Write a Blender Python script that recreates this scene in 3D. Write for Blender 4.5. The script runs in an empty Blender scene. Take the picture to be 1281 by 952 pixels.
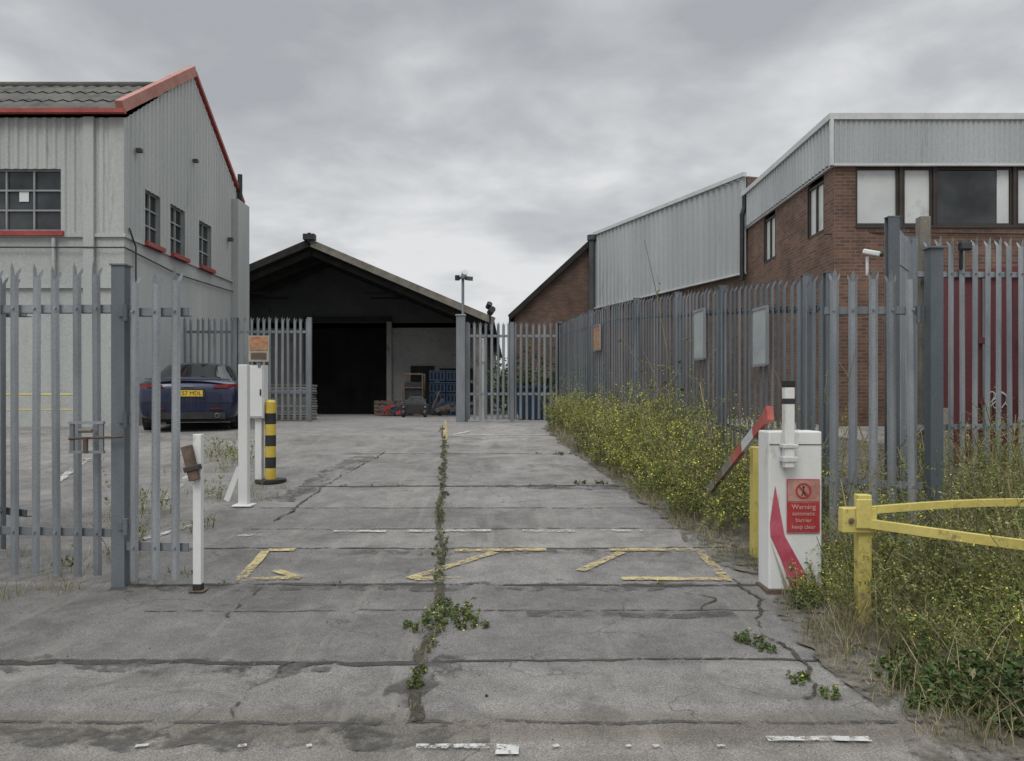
import bpy, bmesh, math, random
import numpy as np
from mathutils import Vector, Matrix, noise
random.seed(7); rng=np.random.default_rng(7)
scene=bpy.context.scene
EYE=1.55
# ---------------------------------------------------------------- ground profile
_ky=np.array([-500,3,6,10,15,18,30,600.]); _kz=np.array([0,0,.13,.52,.95,1.0,.97,.97])
def G(y):
    s=np.linspace(-.6,.6,9)
    return float(np.mean(np.interp(y+s,_ky,_kz)))
def Gv(y):
    y=np.asarray(y,float); s=np.linspace(-.6,.6,9)
    return np.mean([np.interp(y+k,_ky,_kz) for k in s],axis=0)
# ---------------------------------------------------------------- materials
def newmat(name):
    m=bpy.data.materials.new(name); m.use_nodes=True
    nt=m.node_tree; b=nt.nodes['Principled BSDF']; return m,nt,b
def N(nt,t,**k):
    n=nt.nodes.new(t)
    for a,v in k.items(): setattr(n,a,v)
    return n
def coords(nt,stretch=(1,1,1)):
    tc=N(nt,'ShaderNodeTexCoord'); mp=N(nt,'ShaderNodeMapping'); mp.inputs['Scale'].default_value=stretch
    nt.links.new(tc.outputs['Object'],mp.inputs['Vector']); return mp.outputs[0]
def noisen(nt,vec,scale,detail=5,rough=.6,dist=0):
    n=N(nt,'ShaderNodeTexNoise'); n.inputs['Scale'].default_value=scale; n.inputs['Detail'].default_value=detail
    n.inputs['Roughness'].default_value=rough; n.inputs['Distortion'].default_value=dist
    nt.links.new(vec,n.inputs['Vector']); return n.outputs['Fac']
def ramp(nt,fac,stops,interp='LINEAR'):
    r=N(nt,'ShaderNodeValToRGB'); r.color_ramp.interpolation=interp
    el=r.color_ramp.elements
    while len(el)<len(stops): el.new(.5)
    for e,(p,c) in zip(el,stops):
        e.position=p; e.color=(c[0],c[1],c[2],1) if not isinstance(c,(int,float)) else (c,c,c,1)
    nt.links.new(fac,r.inputs[0]); return r.outputs[0]
def mixc(nt,mode,fac,a,b):
    m=N(nt,'ShaderNodeMix',data_type='RGBA',blend_type=mode)
    for sock,v in ((m.inputs[0],fac),(m.inputs[6],a),(m.inputs[7],b)):
        if isinstance(v,(int,float)): sock.default_value=v
        elif isinstance(v,tuple): sock.default_value=(v[0],v[1],v[2],1)
        else: nt.links.new(v,sock)
    return m.outputs[2]
def mathn(nt,op,a,b=None,c=None):
    m=N(nt,'ShaderNodeMath',operation=op)
    for i,v in enumerate((a,b,c)):
        if v is None: continue
        if isinstance(v,(int,float)): m.inputs[i].default_value=v
        else: nt.links.new(v,m.inputs[i])
    return m.outputs[0]
def bump(nt,b,h,strength=.3,dist=.01):
    n=N(nt,'ShaderNodeBump'); n.inputs['Strength'].default_value=strength; n.inputs['Distance'].default_value=dist
    nt.links.new(h,n.inputs['Height']); nt.links.new(n.outputs[0],b.inputs['Normal'])
def M(name,c1,c2,scale=3,rough=.7,metal=0,bmp=0,bscale=40,stretch=(1,1,1),lo=.35,hi=.7,island=0,worn=None,wscale=14,spots=None,fa=.8,wsoft=.05):
    m,nt,b=newmat(name); v=coords(nt,stretch)
    col=ramp(nt,noisen(nt,v,scale,4),[(lo,c1),(hi,c2)])
    v2=coords(nt)
    fine=ramp(nt,noisen(nt,v2,bscale,3),[(.3,.82),(.7,1.12)])
    col=mixc(nt,'MULTIPLY',fa,col,fine)
    if island:
        g=N(nt,'ShaderNodeNewGeometry')
        col=mixc(nt,'MULTIPLY',1.,col,ramp(nt,g.outputs['Random Per Island'],[(0,1-island),(1,1+island*.6)]))
    if spots:
        f=ramp(nt,noisen(nt,v,spots[1],5,.7),[(spots[2],0.),(spots[2]+.1,1.)])
        col=mixc(nt,'MIX',f,col,spots[0])
    nt.links.new(col,b.inputs['Base Color']); b.inputs['Roughness'].default_value=rough; b.inputs['Metallic'].default_value=metal
    if bmp: bump(nt,b,noisen(nt,v2,bscale,3),bmp)
    if worn is not None:
        tr=N(nt,'ShaderNodeBsdfTransparent'); mx=N(nt,'ShaderNodeMixShader')
        big=mathn(nt,'MULTIPLY',mathn(nt,'SUBTRACT',noisen(nt,v2,2.3,3),.5),.45)
        f=ramp(nt,mathn(nt,'ADD',noisen(nt,v2,wscale,7,.8),big),[(worn-wsoft,0.),(worn+wsoft,1.)])
        nt.links.new(f,mx.inputs[0]); nt.links.new(b.outputs[0],mx.inputs[2]); nt.links.new(tr.outputs[0],mx.inputs[1])
        nt.links.new(mx.outputs[0],nt.nodes['Material Output'].inputs[0])
    return m
galv=M('galvanised_steel',(.19,.205,.22),(.32,.34,.355),2.2,.5,.35,0,60,(1,1,.35),island=.25,spots=((.10,.085,.07),9,.66))
galv_dk=M('galvanised_steel_weathered',(.11,.13,.145),(.20,.22,.24),1.5,.55,.35,0,60,(1,1,.35),island=.28,spots=((.09,.07,.055),7,.66))
clad=M('light_grey_cladding',(.36,.375,.365),(.45,.465,.45),.9,.55,0,0,30,(1,1,.15),spots=((.28,.285,.26),2.2,.62))
clad_r=M('grey_steel_cladding',(.34,.365,.37),(.45,.47,.47),.6,.45,.1,0,30,(1,1,.15),spots=((.27,.27,.24),2.5,.62))
paintwall=M('painted_brick',(.38,.395,.385),(.47,.48,.465),.8,.75,0,.3,25,(1,1,.2),spots=((.28,.28,.25),2.5,.60))
whitetrim=M('white_trim',(.48,.5,.49),(.6,.61,.6),2,.5)
greyframe=M('grey_window_frame',(.22,.24,.235),(.3,.32,.31),3,.5)
redtrim=M('red_trim',(.27,.035,.03),(.37,.07,.05),3,.5,spots=((.16,.05,.04),5,.62))
redfade=M('faded_red_trim',(.34,.12,.09),(.42,.20,.15),3,.6,spots=((.20,.10,.08),4,.60))
roofmat=M('fibre_cement_roof',(.05,.05,.045),(.13,.125,.11),1.2,.9,0,.4,25,spots=((.16,.155,.12),5,.6))
glass,nt,b=newmat('window_glass'); b.inputs['Roughness'].default_value=.06
nt.links.new(ramp(nt,noisen(nt,coords(nt),1.1,3),[(.35,(.015,.018,.02)),(.65,(.055,.062,.066))]),b.inputs['Base Color'])
bump(nt,b,noisen(nt,coords(nt),1.5,1),.15,.02)
blind_and_lit=M('window_blind_and_lit_strip',(.50,.53,.52),(.66,.68,.66),.8,.35,fa=.2,spots=((.42,.44,.43),1.1,.6))
brownf=M('brown_window_frame',(.03,.024,.02),(.05,.04,.035),3,.5)
dark=M('dark_void',(.005,.005,.006),(.008,.008,.009),2,1.)
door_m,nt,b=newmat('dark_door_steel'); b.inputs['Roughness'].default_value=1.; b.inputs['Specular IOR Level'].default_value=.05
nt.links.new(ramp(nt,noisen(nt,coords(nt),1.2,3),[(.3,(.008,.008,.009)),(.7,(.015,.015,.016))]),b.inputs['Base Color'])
darkwall=M('dark_blockwork',(.055,.058,.06),(.09,.093,.095),1.0,.9,0,.3,12,spots=((.035,.035,.035),2,.6))
greywall=M('grey_blockwork',(.22,.225,.215),(.31,.32,.30),1.0,.9,0,.2,12,spots=((.13,.13,.12),2,.58))
timber=M('weathered_timber',(.13,.12,.10),(.24,.22,.185),3,.85,0,.3,30)
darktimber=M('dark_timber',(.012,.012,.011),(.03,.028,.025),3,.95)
white=M('white_paint',(.62,.63,.61),(.73,.735,.72),2.5,.45,0,0,50,(1,1,.4),spots=((.44,.42,.35),3.5,.62),fa=.25)
black=M('black_rubber',(.012,.012,.012),(.03,.03,.03),5,.6)
yellow=M('yellow_paint',(.48,.40,.10),(.60,.51,.16),4,.5,0,0,40,spots=((.28,.20,.09),9,.58),fa=.5)
yellowb=M('bollard_yellow',(.52,.38,.05),(.60,.45,.08),4,.4,spots=((.3,.22,.06),7,.60))
red=M('red_paint',(.34,.03,.03),(.43,.05,.05),4,.45)
pink=M('faded_red_reflective',(.42,.06,.10),(.52,.14,.18),6,.4,fa=.4,spots=((.5,.34,.33),7,.60))
maroon=M('maroon_container_paint',(.085,.017,.022),(.13,.027,.031),2,.55,0,0,30,(1,1,.4),spots=((.06,.03,.02),5,.60))
rust=M('rusty_steel',(.08,.055,.04),(.17,.12,.09),8,.8,0,.3)
blue=M('blue_plastic',(.010,.028,.062),(.016,.045,.095),4,.6)
cream=M('cream_board',(.36,.34,.28),(.44,.42,.34),3,.6)
signw=M('sign_board_back',(.30,.33,.345),(.40,.425,.43),3,.5,spots=((.25,.26,.25),4,.6))
orange=M('orange_sign',(.34,.12,.05),(.44,.32,.19),14,.5)
soil=M('soil',(.07,.06,.045),(.15,.13,.10),5,.95,0,.8,30)
soilw=M('soil_scatter',(.09,.08,.062),(.18,.165,.135),7,.95,0,.6,40,worn=.50,wscale=9,wsoft=.07)
tar=M('tar_joint',(.03,.03,.028),(.07,.068,.064),6,.85,0,.4,60,worn=.43,wscale=9)
tarfaint=M('faint_joint',(.05,.048,.044),(.09,.086,.08),6,.85,0,.4,60,worn=.50,wscale=11,wsoft=.08)
damp=M('damp_stain',(.05,.048,.044),(.09,.086,.08),6,.85,0,.2,60,worn=.56,wscale=6,wsoft=.12)
crackm=M('crack_dark',(.03,.027,.022),(.07,.06,.045),6,.95,worn=.47,wscale=18)
ywear=M('worn_yellow_marking',(.38,.31,.15),(.52,.43,.21),6,.75,0,.3,90,worn=.455,wscale=22,wsoft=.10,spots=((.27,.24,.17),20,.56))
wwear=M('worn_white_marking',(.40,.40,.38),(.55,.55,.53),6,.75,0,.3,90,worn=.51,wscale=18,wsoft=.08)
wmark=M('white_road_marking',(.42,.42,.40),(.58,.58,.56),6,.75,0,.3,90,worn=.46,wscale=20,wsoft=.07)
def brickmat(name,c1,c2,mortar):
    m,nt,b=newmat(name); tc=N(nt,'ShaderNodeTexCoord'); s=N(nt,'ShaderNodeSeparateXYZ'); nt.links.new(tc.outputs['Object'],s.inputs[0])
    g=N(nt,'ShaderNodeNewGeometry'); sn=N(nt,'ShaderNodeSeparateXYZ'); nt.links.new(g.outputs['True Normal'],sn.inputs[0])
    u=mathn(nt,'ADD',mathn(nt,'MULTIPLY',s.outputs[0],mathn(nt,'ABSOLUTE',sn.outputs[1])),mathn(nt,'MULTIPLY',s.outputs[1],mathn(nt,'ABSOLUTE',sn.outputs[0])))
    cb=N(nt,'ShaderNodeCombineXYZ'); nt.links.new(u,cb.inputs[0]); nt.links.new(s.outputs[2],cb.inputs[1])
    br=N(nt,'ShaderNodeTexBrick'); nt.links.new(cb.outputs[0],br.inputs['Vector'])
    br.inputs['Scale'].default_value=1; br.inputs['Brick Width'].default_value=.225; br.inputs['Row Height'].default_value=.075; br.inputs['Mortar Size'].default_value=.009
    br.inputs['Color1'].default_value=(*c1,1); br.inputs['Color2'].default_value=(*c2,1); br.inputs['Mortar'].default_value=(*mortar,1)
    col=mixc(nt,'MULTIPLY',1.,br.outputs['Color'],ramp(nt,noisen(nt,tc.outputs['Object'],1.3,6),[(.3,.6),(.7,1.2)]))
    nt.links.new(col,b.inputs['Base Color']); b.inputs['Roughness'].default_value=.85
    bump(nt,b,noisen(nt,tc.outputs['Object'],20,4),.3,.01)
    return m
brick=brickmat('red_brick',(.20,.10,.062),(.105,.055,.04),(.17,.145,.12))
brick2=brickmat('brown_brick',(.15,.085,.058),(.095,.052,.038),(.13,.11,.09))
def N_sep(nt,colsock):
    s=N(nt,'ShaderNodeSeparateColor'); nt.links.new(colsock,s.inputs[0]); return s.outputs[0]
def asphalt():
    m,nt,b=newmat('asphalt'); tc=N(nt,'ShaderNodeTexCoord'); P=tc.outputs['Object']
    s=N(nt,'ShaderNodeSeparateXYZ'); nt.links.new(P,s.inputs[0])
    wob=mathn(nt,'MULTIPLY',mathn(nt,'SUBTRACT',noisen(nt,P,1.2,4),.5),.2)
    f=mathn(nt,'DIVIDE',mathn(nt,'ADD',s.outputs[1],wob),20.)
    c=lambda v,w=0:(v*(1+w),v,v*(1-w*1.3))
    st=[(0,c(.19,.06)),(.177,c(.18,.07)),(.181,c(.12,.13)),(.190,c(.125,.11)),(.194,c(.165,.05)),(.224,c(.175,.05)),(.228,c(.13,.04)),(.27,c(.145,.04)),(.275,c(.14,.04)),
        (.300,c(.125,.04)),(.306,c(.175,.04)),(.35,c(.155,.04)),(.354,c(.195,.05)),(.385,c(.19,.05)),(.39,c(.15,.04)),(.43,c(.16,.04)),(.435,c(.185,.04)),(.49,c(.175,.04)),(.60,c(.20,.05)),(.75,c(.22,.05)),(1.,c(.215,.04))]
    base=ramp(nt,f,st)
    lane=ramp(nt,mathn(nt,'ADD',mathn(nt,'MULTIPLY',s.outputs[0],.5),.75),[(.48,.93),(.5,1.05)])
    base=mixc(nt,'MULTIPLY',1.,base,lane)
    big=ramp(nt,noisen(nt,P,.7,5,.7,.6),[(.30,.62),(.5,1.0),(.72,1.22)])
    mid=ramp(nt,noisen(nt,P,4,6,.75),[(.28,.68),(.7,1.2)])
    fine=ramp(nt,noisen(nt,P,110,2,.8),[(.32,.45),(.5,.98),(.68,1.6)])
    col=mixc(nt,'MULTIPLY',1.,base,big); col=mixc(nt,'MULTIPLY',1.,col,mid); col=mixc(nt,'MULTIPLY',.85,col,fine)
    vo=N(nt,'ShaderNodeTexVoronoi'); vo.inputs['Scale'].default_value=48; nt.links.new(P,vo.inputs['Vector'])
    sp=ramp(nt,vo.outputs['Distance'],[(.08,1.),(.2,0.)])
    sel=ramp(nt,N_sep(nt,vo.outputs['Color']),[(.66,0.),(.72,1.)])
    col=mixc(nt,'MIX',mathn(nt,'MULTIPLY',sp,mathn(nt,'MULTIPLY',sel,.55)),col,(.37,.35,.31))
    st2=ramp(nt,noisen(nt,P,1.5,7,.75,.9),[(.54,0.),(.66,.6)])
    col=mixc(nt,'MIX',st2,col,(.075,.07,.062))
    st4=ramp(nt,noisen(nt,P,6.5,6,.8,.4),[(.60,0.),(.70,.5)])
    col=mixc(nt,'MIX',st4,col,(.08,.075,.066))
    mp=N(nt,'ShaderNodeMapping'); mp.inputs['Scale'].default_value=(3.5,.35,1); nt.links.new(P,mp.inputs[0])
    st3=ramp(nt,noisen(nt,mp.outputs[0],1.1,5,.7,.3),[(.54,0.),(.68,.35)])
    col=mixc(nt,'MIX',st3,col,(.27,.255,.225))
    vm=N(nt,'ShaderNodeVectorMath',operation='ADD'); nt.links.new(P,vm.inputs[0])
    nn=N(nt,'ShaderNodeTexNoise'); nn.inputs['Scale'].default_value=2.2; nn.inputs['Detail'].default_value=4; nt.links.new(P,nn.inputs['Vector']); nt.links.new(nn.outputs['Color'],vm.inputs[1])
    v2=N(nt,'ShaderNodeTexVoronoi',feature='DISTANCE_TO_EDGE'); v2.inputs['Scale'].default_value=.6; nt.links.new(vm.outputs[0],v2.inputs['Vector'])
    cr=ramp(nt,v2.outputs['Distance'],[(.0,1.),(.006,0.)])
    brk=ramp(nt,noisen(nt,P,1.1,2),[(.43,0.),(.55,1.)])
    col=mixc(nt,'MIX',mathn(nt,'MULTIPLY',mathn(nt,'MULTIPLY',cr,brk),.8),col,(.045,.042,.038))
    nt.links.new(col,b.inputs['Base Color']); b.inputs['Roughness'].default_value=.9
    bump(nt,b,noisen(nt,P,90,2,.8),.6,.006)
    return m
asph=asphalt()
def leafmat(name,stops,rough=.6):
    m,nt,b=newmat(name); g=N(nt,'ShaderNodeNewGeometry')
    c=ramp(nt,g.outputs['Random Per Island'],stops)
    c=mixc(nt,'MULTIPLY',1.,c,ramp(nt,noisen(nt,coords(nt),1.8,3),[(.3,.6),(.7,1.35)]))
    nt.links.new(c,b.inputs['Base Color']); b.inputs['Roughness'].default_value=rough; b.inputs['Specular IOR Level'].default_value=.3
    return m
leaf_ol=leafmat('weed_leaf',[(0,(.08,.12,.025)),(.5,(.145,.19,.045)),(.82,(.22,.25,.07)),(1,(.34,.29,.14))])
leaf_gr=leafmat('dock_leaf',[(0,(.03,.06,.015)),(.55,(.065,.11,.028)),(.85,(.12,.15,.045)),(1,(.24,.20,.11))])
stemm=leafmat('weed_stem',[(0,(.12,.14,.05)),(.5,(.22,.20,.09)),(1,(.38,.31,.18))])
strawm=leafmat('dry_grass',[(0,(.09,.12,.04)),(.4,(.19,.18,.08)),(1,(.40,.33,.20))])
flower=leafmat('yellow_flower',[(0,(.58,.54,.06)),(1,(.72,.68,.12))])
treeleaf=leafmat('tree_leaf',[(0,(.03,.055,.015)),(1,(.08,.12,.03))])
# ---------------------------------------------------------------- mesh builder
class MB:
    def __init__(s): s.v=[];s.f=[];s.m=[];s.mats=[];s.smooth=[]
    def mi(s,mat):
        if mat not in s.mats: s.mats.append(mat)
        return s.mats.index(mat)
    def add(s,vs,fs,mat,sm=False):
        o=len(s.v); s.v.extend([tuple(p) for p in vs]); k=s.mi(mat)
        for f in fs: s.f.append([i+o for i in f]); s.m.append(k); s.smooth.append(sm)
    def box(s,x0,x1,y0,y1,z0,z1,mat,T=None):
        vs=[Vector(p) for p in ((x0,y0,z0),(x1,y0,z0),(x1,y1,z0),(x0,y1,z0),(x0,y0,z1),(x1,y0,z1),(x1,y1,z1),(x0,y1,z1))]
        if T: vs=[T@p for p in vs]
        s.add(vs,[(0,3,2,1),(4,5,6,7),(0,1,5,4),(1,2,6,5),(2,3,7,6),(3,0,4,7)],mat)
    def beam(s,p0,p1,w,h,mat):
        p0=Vector(p0);p1=Vector(p1); d=(p1-p0).normalized()
        up=Vector((0,0,1)) if abs(d.z)<.95 else Vector((0,1,0))
        a=d.cross(up).normalized()*w/2; c=a.cross(d).normalized()*h/2
        vs=[p0-a-c,p0+a-c,p0+a+c,p0-a+c,p1-a-c,p1+a-c,p1+a+c,p1-a+c]
        s.add(vs,[(0,1,2,3),(7,6,5,4),(0,4,5,1),(1,5,6,2),(2,6,7,3),(3,7,4,0)],mat)
    def tube(s,p0,p1,r0,mat,r1=None,n=14,cap=True):
        r1=r0 if r1 is None else r1
        p0=Vector(p0);p1=Vector(p1); d=(p1-p0).normalized()
        up=Vector((0,0,1)) if abs(d.z)<.9 else Vector((0,1,0))
        a=d.cross(up).normalized(); c=a.cross(d)
        vs=[]
        for p,r in((p0,r0),(p1,r1)):
            for i in range(n):
                t=2*math.pi*i/n; vs.append(p+a*math.cos(t)*r+c*math.sin(t)*r)
        s.add(vs,[(i,(i+1)%n,n+(i+1)%n,n+i) for i in range(n)],mat,True)
        if cap:
            s.add(vs[:n],[tuple(range(n))],mat); s.add(vs[n:],[tuple(range(n))],mat)
    def path(s,pts,r,mat,n=10):
        for a,b in zip(pts[:-1],pts[1:]): s.tube(a,b,r,mat,n=n)
    def prism(s,poly,y0,y1,mat):
        n=len(poly); vs=[(x,y0,z) for x,z in poly]+[(x,y1,z) for x,z in poly]
        s.add(vs,[tuple(range(n)),tuple(range(2*n-1,n-1,-1))]+[(i,(i+1)%n,n+(i+1)%n,n+i) for i in range(n)],mat)
    def obj(s,name,parent=None,bevel=0):
        me=bpy.data.meshes.new(name); me.from_pydata(s.v,[],s.f)
        for m in s.mats: me.materials.append(m)
        me.polygons.foreach_set('material_index',s.m); me.polygons.foreach_set('use_smooth',s.smooth); me.update()
        o=bpy.data.objects.new(name,me); scene.collection.objects.link(o)
        if parent: o.parent=parent
        if bevel:
            bm=bmesh.new(); bm.from_mesh(me); bmesh.ops.remove_doubles(bm,verts=bm.verts,dist=1e-5); bmesh.ops.recalc_face_normals(bm,faces=bm.faces); bm.to_mesh(me); bm.free()
            md=o.modifiers.new('Bevel','BEVEL'); md.width=bevel; md.segments=2; md.limit_method='ANGLE'
        return o
def empty(name):
    o=bpy.data.objects.new(name,None); scene.collection.objects.link(o); return o
def text(name,body,loc,size,mat,parent,rotz=0,rotx=90):
    c=bpy.data.curves.new(name,'FONT'); c.body=body; c.size=size; c.align_x='CENTER'; c.align_y='CENTER'; c.extrude=.0008
    o=bpy.data.objects.new(name,c); scene.collection.objects.link(o); c.materials.append(mat)
    o.location=loc; o.rotation_euler=(math.radians(rotx),0,math.radians(rotz)); o.parent=parent; return o
def corr(mb,p0,p1,out,zb,ztop,mat,pitch=.2,depth=.03,opens=()):
    p0=Vector((*p0,0));p1=Vector((*p1,0)); L=(p1-p0).length; u=(p1-p0)/L; o=Vector((*out,0))
    ts=[]
    prof=[(0,0),(.35,0),(.5,1),(.85,1)]
    k=0
    while k*pitch<L:
        for a,b in prof:
            tt=k*pitch+a*pitch
            if tt<L: ts.append((tt,b))
        k+=1
    ts.append((L,0))
    extra=[]
    for a,b,_,_ in opens:
        for e in(a,b): extra.append((e,.5))
    ts=sorted(ts+extra)
    for (ta,da),(tb,db) in zip(ts[:-1],ts[1:]):
        if tb-ta<1e-4: continue
        mid=(ta+tb)/2; segs=[(zb,None)]
        for a,b,z0,z1 in opens:
            if a<=mid<=b: segs=[(zb,z0),(z1,None)]
        A=p0+u*ta+o*(da*depth); B=p0+u*tb+o*(db*depth)
        for z0,z1 in segs:
            za=ztop(ta) if z1 is None else z1; zc=ztop(tb) if z1 is None else z1
            mb.add([(A.x,A.y,z0),(B.x,B.y,z0),(B.x,B.y,zc),(A.x,A.y,za)],[(0,1,2,3)],mat)
def window(mb,p0,u,inn,w,z0,z1,frame,pane,nx=2,nz=2,fw=.05,rec=.08):
    P=Vector((*p0,0));u=Vector((*u,0));i=Vector((*inn,0))
    def q(t,d,z): r=P+u*t+i*d; return (r.x,r.y,z)
    mb.add([q(0,rec,z0),q(w,rec,z0),q(w,rec,z1),q(0,rec,z1)],[(0,1,2,3)],pane)
    for t in [fw/2+(w-fw)*k/nx for k in range(nx+1)]:
        mb.beam(q(t,rec-.025,z0),q(t,rec-.025,z1),fw,.045,frame) if abs(u.x)>.5 else mb.beam(q(t,rec-.025,z0),q(t,rec-.025,z1),.045,fw,frame)
    for k in range(nz+1):
        z=z0+fw/2+(z1-z0-fw)*k/nz; mb.beam(q(0,rec-.022,z),q(w,rec-.022,z),.045,fw,frame)
    for t in(0,w): mb.add([q(t,-.01,z0),q(t,rec+.02,z0),q(t,rec+.02,z1),q(t,-.01,z1)],[(0,1,2,3)],frame)
    mb.add([q(0,-.01,z1),q(w,-.01,z1),q(w,rec+.02,z1),q(0,rec+.02,z1)],[(0,1,2,3)],frame)
# ---------------------------------------------------------------- ground
xs=np.concatenate([[-600,-200,-80,-40],np.arange(-24,24.1,2),[40,80,200,600]])
ys=np.concatenate([[-300,-60,-10,0],np.arange(1,34.1,.25),[40,60,120,300,900]])
vv=[(x,y,G(y)) for y in ys for x in xs]; nx=len(xs)
ff=[(j*nx+i,j*nx+i+1,(j+1)*nx+i+1,(j+1)*nx+i) for j in range(len(ys)-1) for i in range(nx-1)]
mb=MB(); mb.add(vv,ff,asph,True); mb.obj('ground')
def ribbon(mb,pts,w,mat,off=.004,jit=0,wj=0,step=.05,fq=5):
    P=[Vector(p) for p in pts]; out=[]
    for a,b in zip(P[:-1],P[1:]):
        n=max(1,int((b-a).length/step))
        for k in range(n): out.append(a+(b-a)*k/n)
    out.append(P[-1]); sd=random.uniform(0,90)
    vs=[]; L=len(out)
    for k,p in enumerate(out):
        d=(out[min(k+1,L-1)]-out[max(k-1,0)]).normalized(); nrm=Vector((-d.y,d.x))
        c=p+nrm*jit*(1.6*noise.noise((p.x*1.3,p.y*1.3,sd))+1.0*noise.noise((p.x*fq,p.y*fq,sd+7))+.5*noise.noise((p.x*fq*3,p.y*fq*3,sd+3)))
        wl=w/2*(1+wj*1.6*noise.noise((p.x*7,p.y*7,sd+20))); wr=w/2*(1+wj*1.6*noise.noise((p.x*7,p.y*7,sd+40)))
        for q in(c+nrm*wl,c-nrm*wr): vs.append((q.x,q.y,G(q.y)+off))
    mb.add(vs,[(2*k,2*k+1,2*k+3,2*k+2) for k in range(L-1)],mat)
mb=MB()
for (y,x0,x1,w,mt) in((4.52,-7,-.5,.06,tar),(4.56,-.45,1.9,.028,tar),(5.46,-2.5,1.75,.022,tarfaint),(6.08,-3,1.9,.045,tar),(7.06,-3,2.2,.035,tar),(7.74,-2.6,2.0,.03,tarfaint),(8.6,-2.7,1.8,.03,tarfaint),(9.75,-2.6,1.5,.06,tar),(12.3,-2.6,1.2,.05,tarfaint),(3.76,-6,3.0,.03,tarfaint)):
    ribbon(mb,[(x0,y+random.uniform(-.03,.03)),((x0+x1)/2,y),(x1,y+random.uniform(-.03,.03))],w,mt,.004,.02,.6)
mb.obj('asphalt_joint_lines')
mb=MB()
for (pts,w) in (([(-5,4.46),(-1.0,4.47)],.20),([(-3,6.0),(1.5,6.02)],.16),([(-1.3,4.2),(-1.6,4.45)],.14),([(-.75,3.6),(-.3,4.6)],.18),([(-2.6,8.9),(-2.2,12)],.3),([(-.3,9.7),(1.3,9.68)],.25),([(-2.4,3.60),(-.1,3.64)],.20),([(.1,5.36),(1.5,5.4)],.12),([(-1.5,6.95),(1.5,6.93)],.14)):
    ribbon(mb,pts,w,damp,.0065,.03,.6)
mb.obj('damp_stains')
crack=[(-.47,3.75),(-.5,4),(-.52,4.6),(-.47,5.2),(-.56,6),(-.62,7),(-.73,8),(-.87,10),(-1.09,13),(-1.3,15),(-1.5,17.5)]
cxy=lambda y: float(np.interp(y,[c[1] for c in crack],[c[0] for c in crack]))
mb=MB(); ribbon(mb,crack,.055,crackm,.009,.03,.7)
ribbon(mb,crack,.03,soil,.008,.02,.7)
for pts,w in (([(1.75,6.2),(1.72,5.6),(1.62,5.1),(1.66,4.5),(1.5,4.0)],.022),([(-1.9,6.05),(-1.98,5.6),(-1.9,5.3)],.022),([(-1.2,4.5),(-1.35,4.1),(-1.3,3.8)],.013),([(-2.0,12.5),(-2.3,9.5),(-2.35,8.0)],.022),([(1.35,5.45),(1.5,5.7),(1.3,5.9)],.014)):
    ribbon(mb,pts,w,crackm,.009,.06,.7)
mb.obj('asphalt_cracks')
mb=MB(); w=.08
for seg in ([(-2.14,7.0),(-1.9,7.0)],[(-2.14,6.97),(-2.1,6.22)],[(-2.13,6.18),(-1.65,6.22)],[(-1.65,6.22),(-1.9,6.42)],[(-.8,6.2),(-.15,6.93)],[(-.5,6.98),(.3,7.0)],[(-.75,6.2),(-.4,6.2)],
            [(.85,7.0),(1.60,7.0)],[(1.62,7.03),(1.66,6.22)],[(1.69,6.18),(.85,6.2)],[(.55,6.4),(.95,6.93)],[(-1.16,13.8),(-1.75,21)]):
    ribbon(mb,seg,w,ywear,.012,.006,.18)
mb.obj('yellow_box_marking')
mb=MB()
for seg in ([(-1.7,7.62),(-1.2,7.62)],[(-1.0,7.62),(-.2,7.64)],[(.1,7.64),(.6,7.62)],[(.85,7.64),(1.35,7.62)],[(-2.6,7.45),(-2.35,7.5)],
            [(-5.66,9.9),(-6.26,11.8)],[(-3.9,9.0),(-4.2,10.4)],[(-6.9,9.9),(-7.9,11.8)],[(-1.05,14.4),(.75,14.5)],[(-1.3,16.6),(.8,17)],[(-1.55,20.4),(1.0,20.6)],[(-1.05,14.4),(.2,18)],[(-3.45,7.2),(-3.1,7.9)]):
    ribbon(mb,seg,.07 if seg[0][1]<9 else .1,wwear,.012,.006,.2)
for seg in ([(-.42,3.50),(-.10,3.50)],[(1.14,3.57),(1.60,3.57)]): ribbon(mb,seg,.045,wmark,.012,.004,.25)
ribbon(mb,[(-.07,3.475),(.03,3.47)],.085,wmark,.012,.004,.3)
for x in(-1.65,-1.2,-.9,.18,.5,.62,.9): ribbon(mb,[(x,3.5),(x+random.uniform(.02,.06),3.51)],.022,wmark,.012,0,.3,.01)
mb.obj('white_road_marking')
edge=[(1.95,2.6),(1.95,3.3),(1.96,3.8),(1.88,4.5),(1.92,5.4),(2.2,6.1),(1.85,6.7),(1.68,8),(1.42,10),(1.15,12),(.88,14),(.80,16),(.95,18.2)]
ey=[e[1] for e in edge]; ex_=[e[0] for e in edge]
ed=lambda y: float(np.interp(y,ey,ex_))
mb=MB(); vs=[]; K=400
for k in range(K):
    y=2.6+15.6*k/(K-1); x=ed(y)+.22+.10*noise.noise((y*2.2,0,0))+.05*noise.noise((y*9,0,4))
    xr=float(np.interp(y,[2.6,6,9,9.1,18.2],[9,9,9,8,3.6])); z=G(y)
    vs+= [(x,y,z+.009),(x+.35,y,z+.035),(xr,y,z+.05)]
mb.add(vs,[f for k in range(K-1) for f in((3*k,3*k+1,3*k+4,3*k+3),(3*k+1,3*k+2,3*k+5,3*k+4))],soil); mb.obj('soil_verge')
mb=MB(); vs=[]
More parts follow.
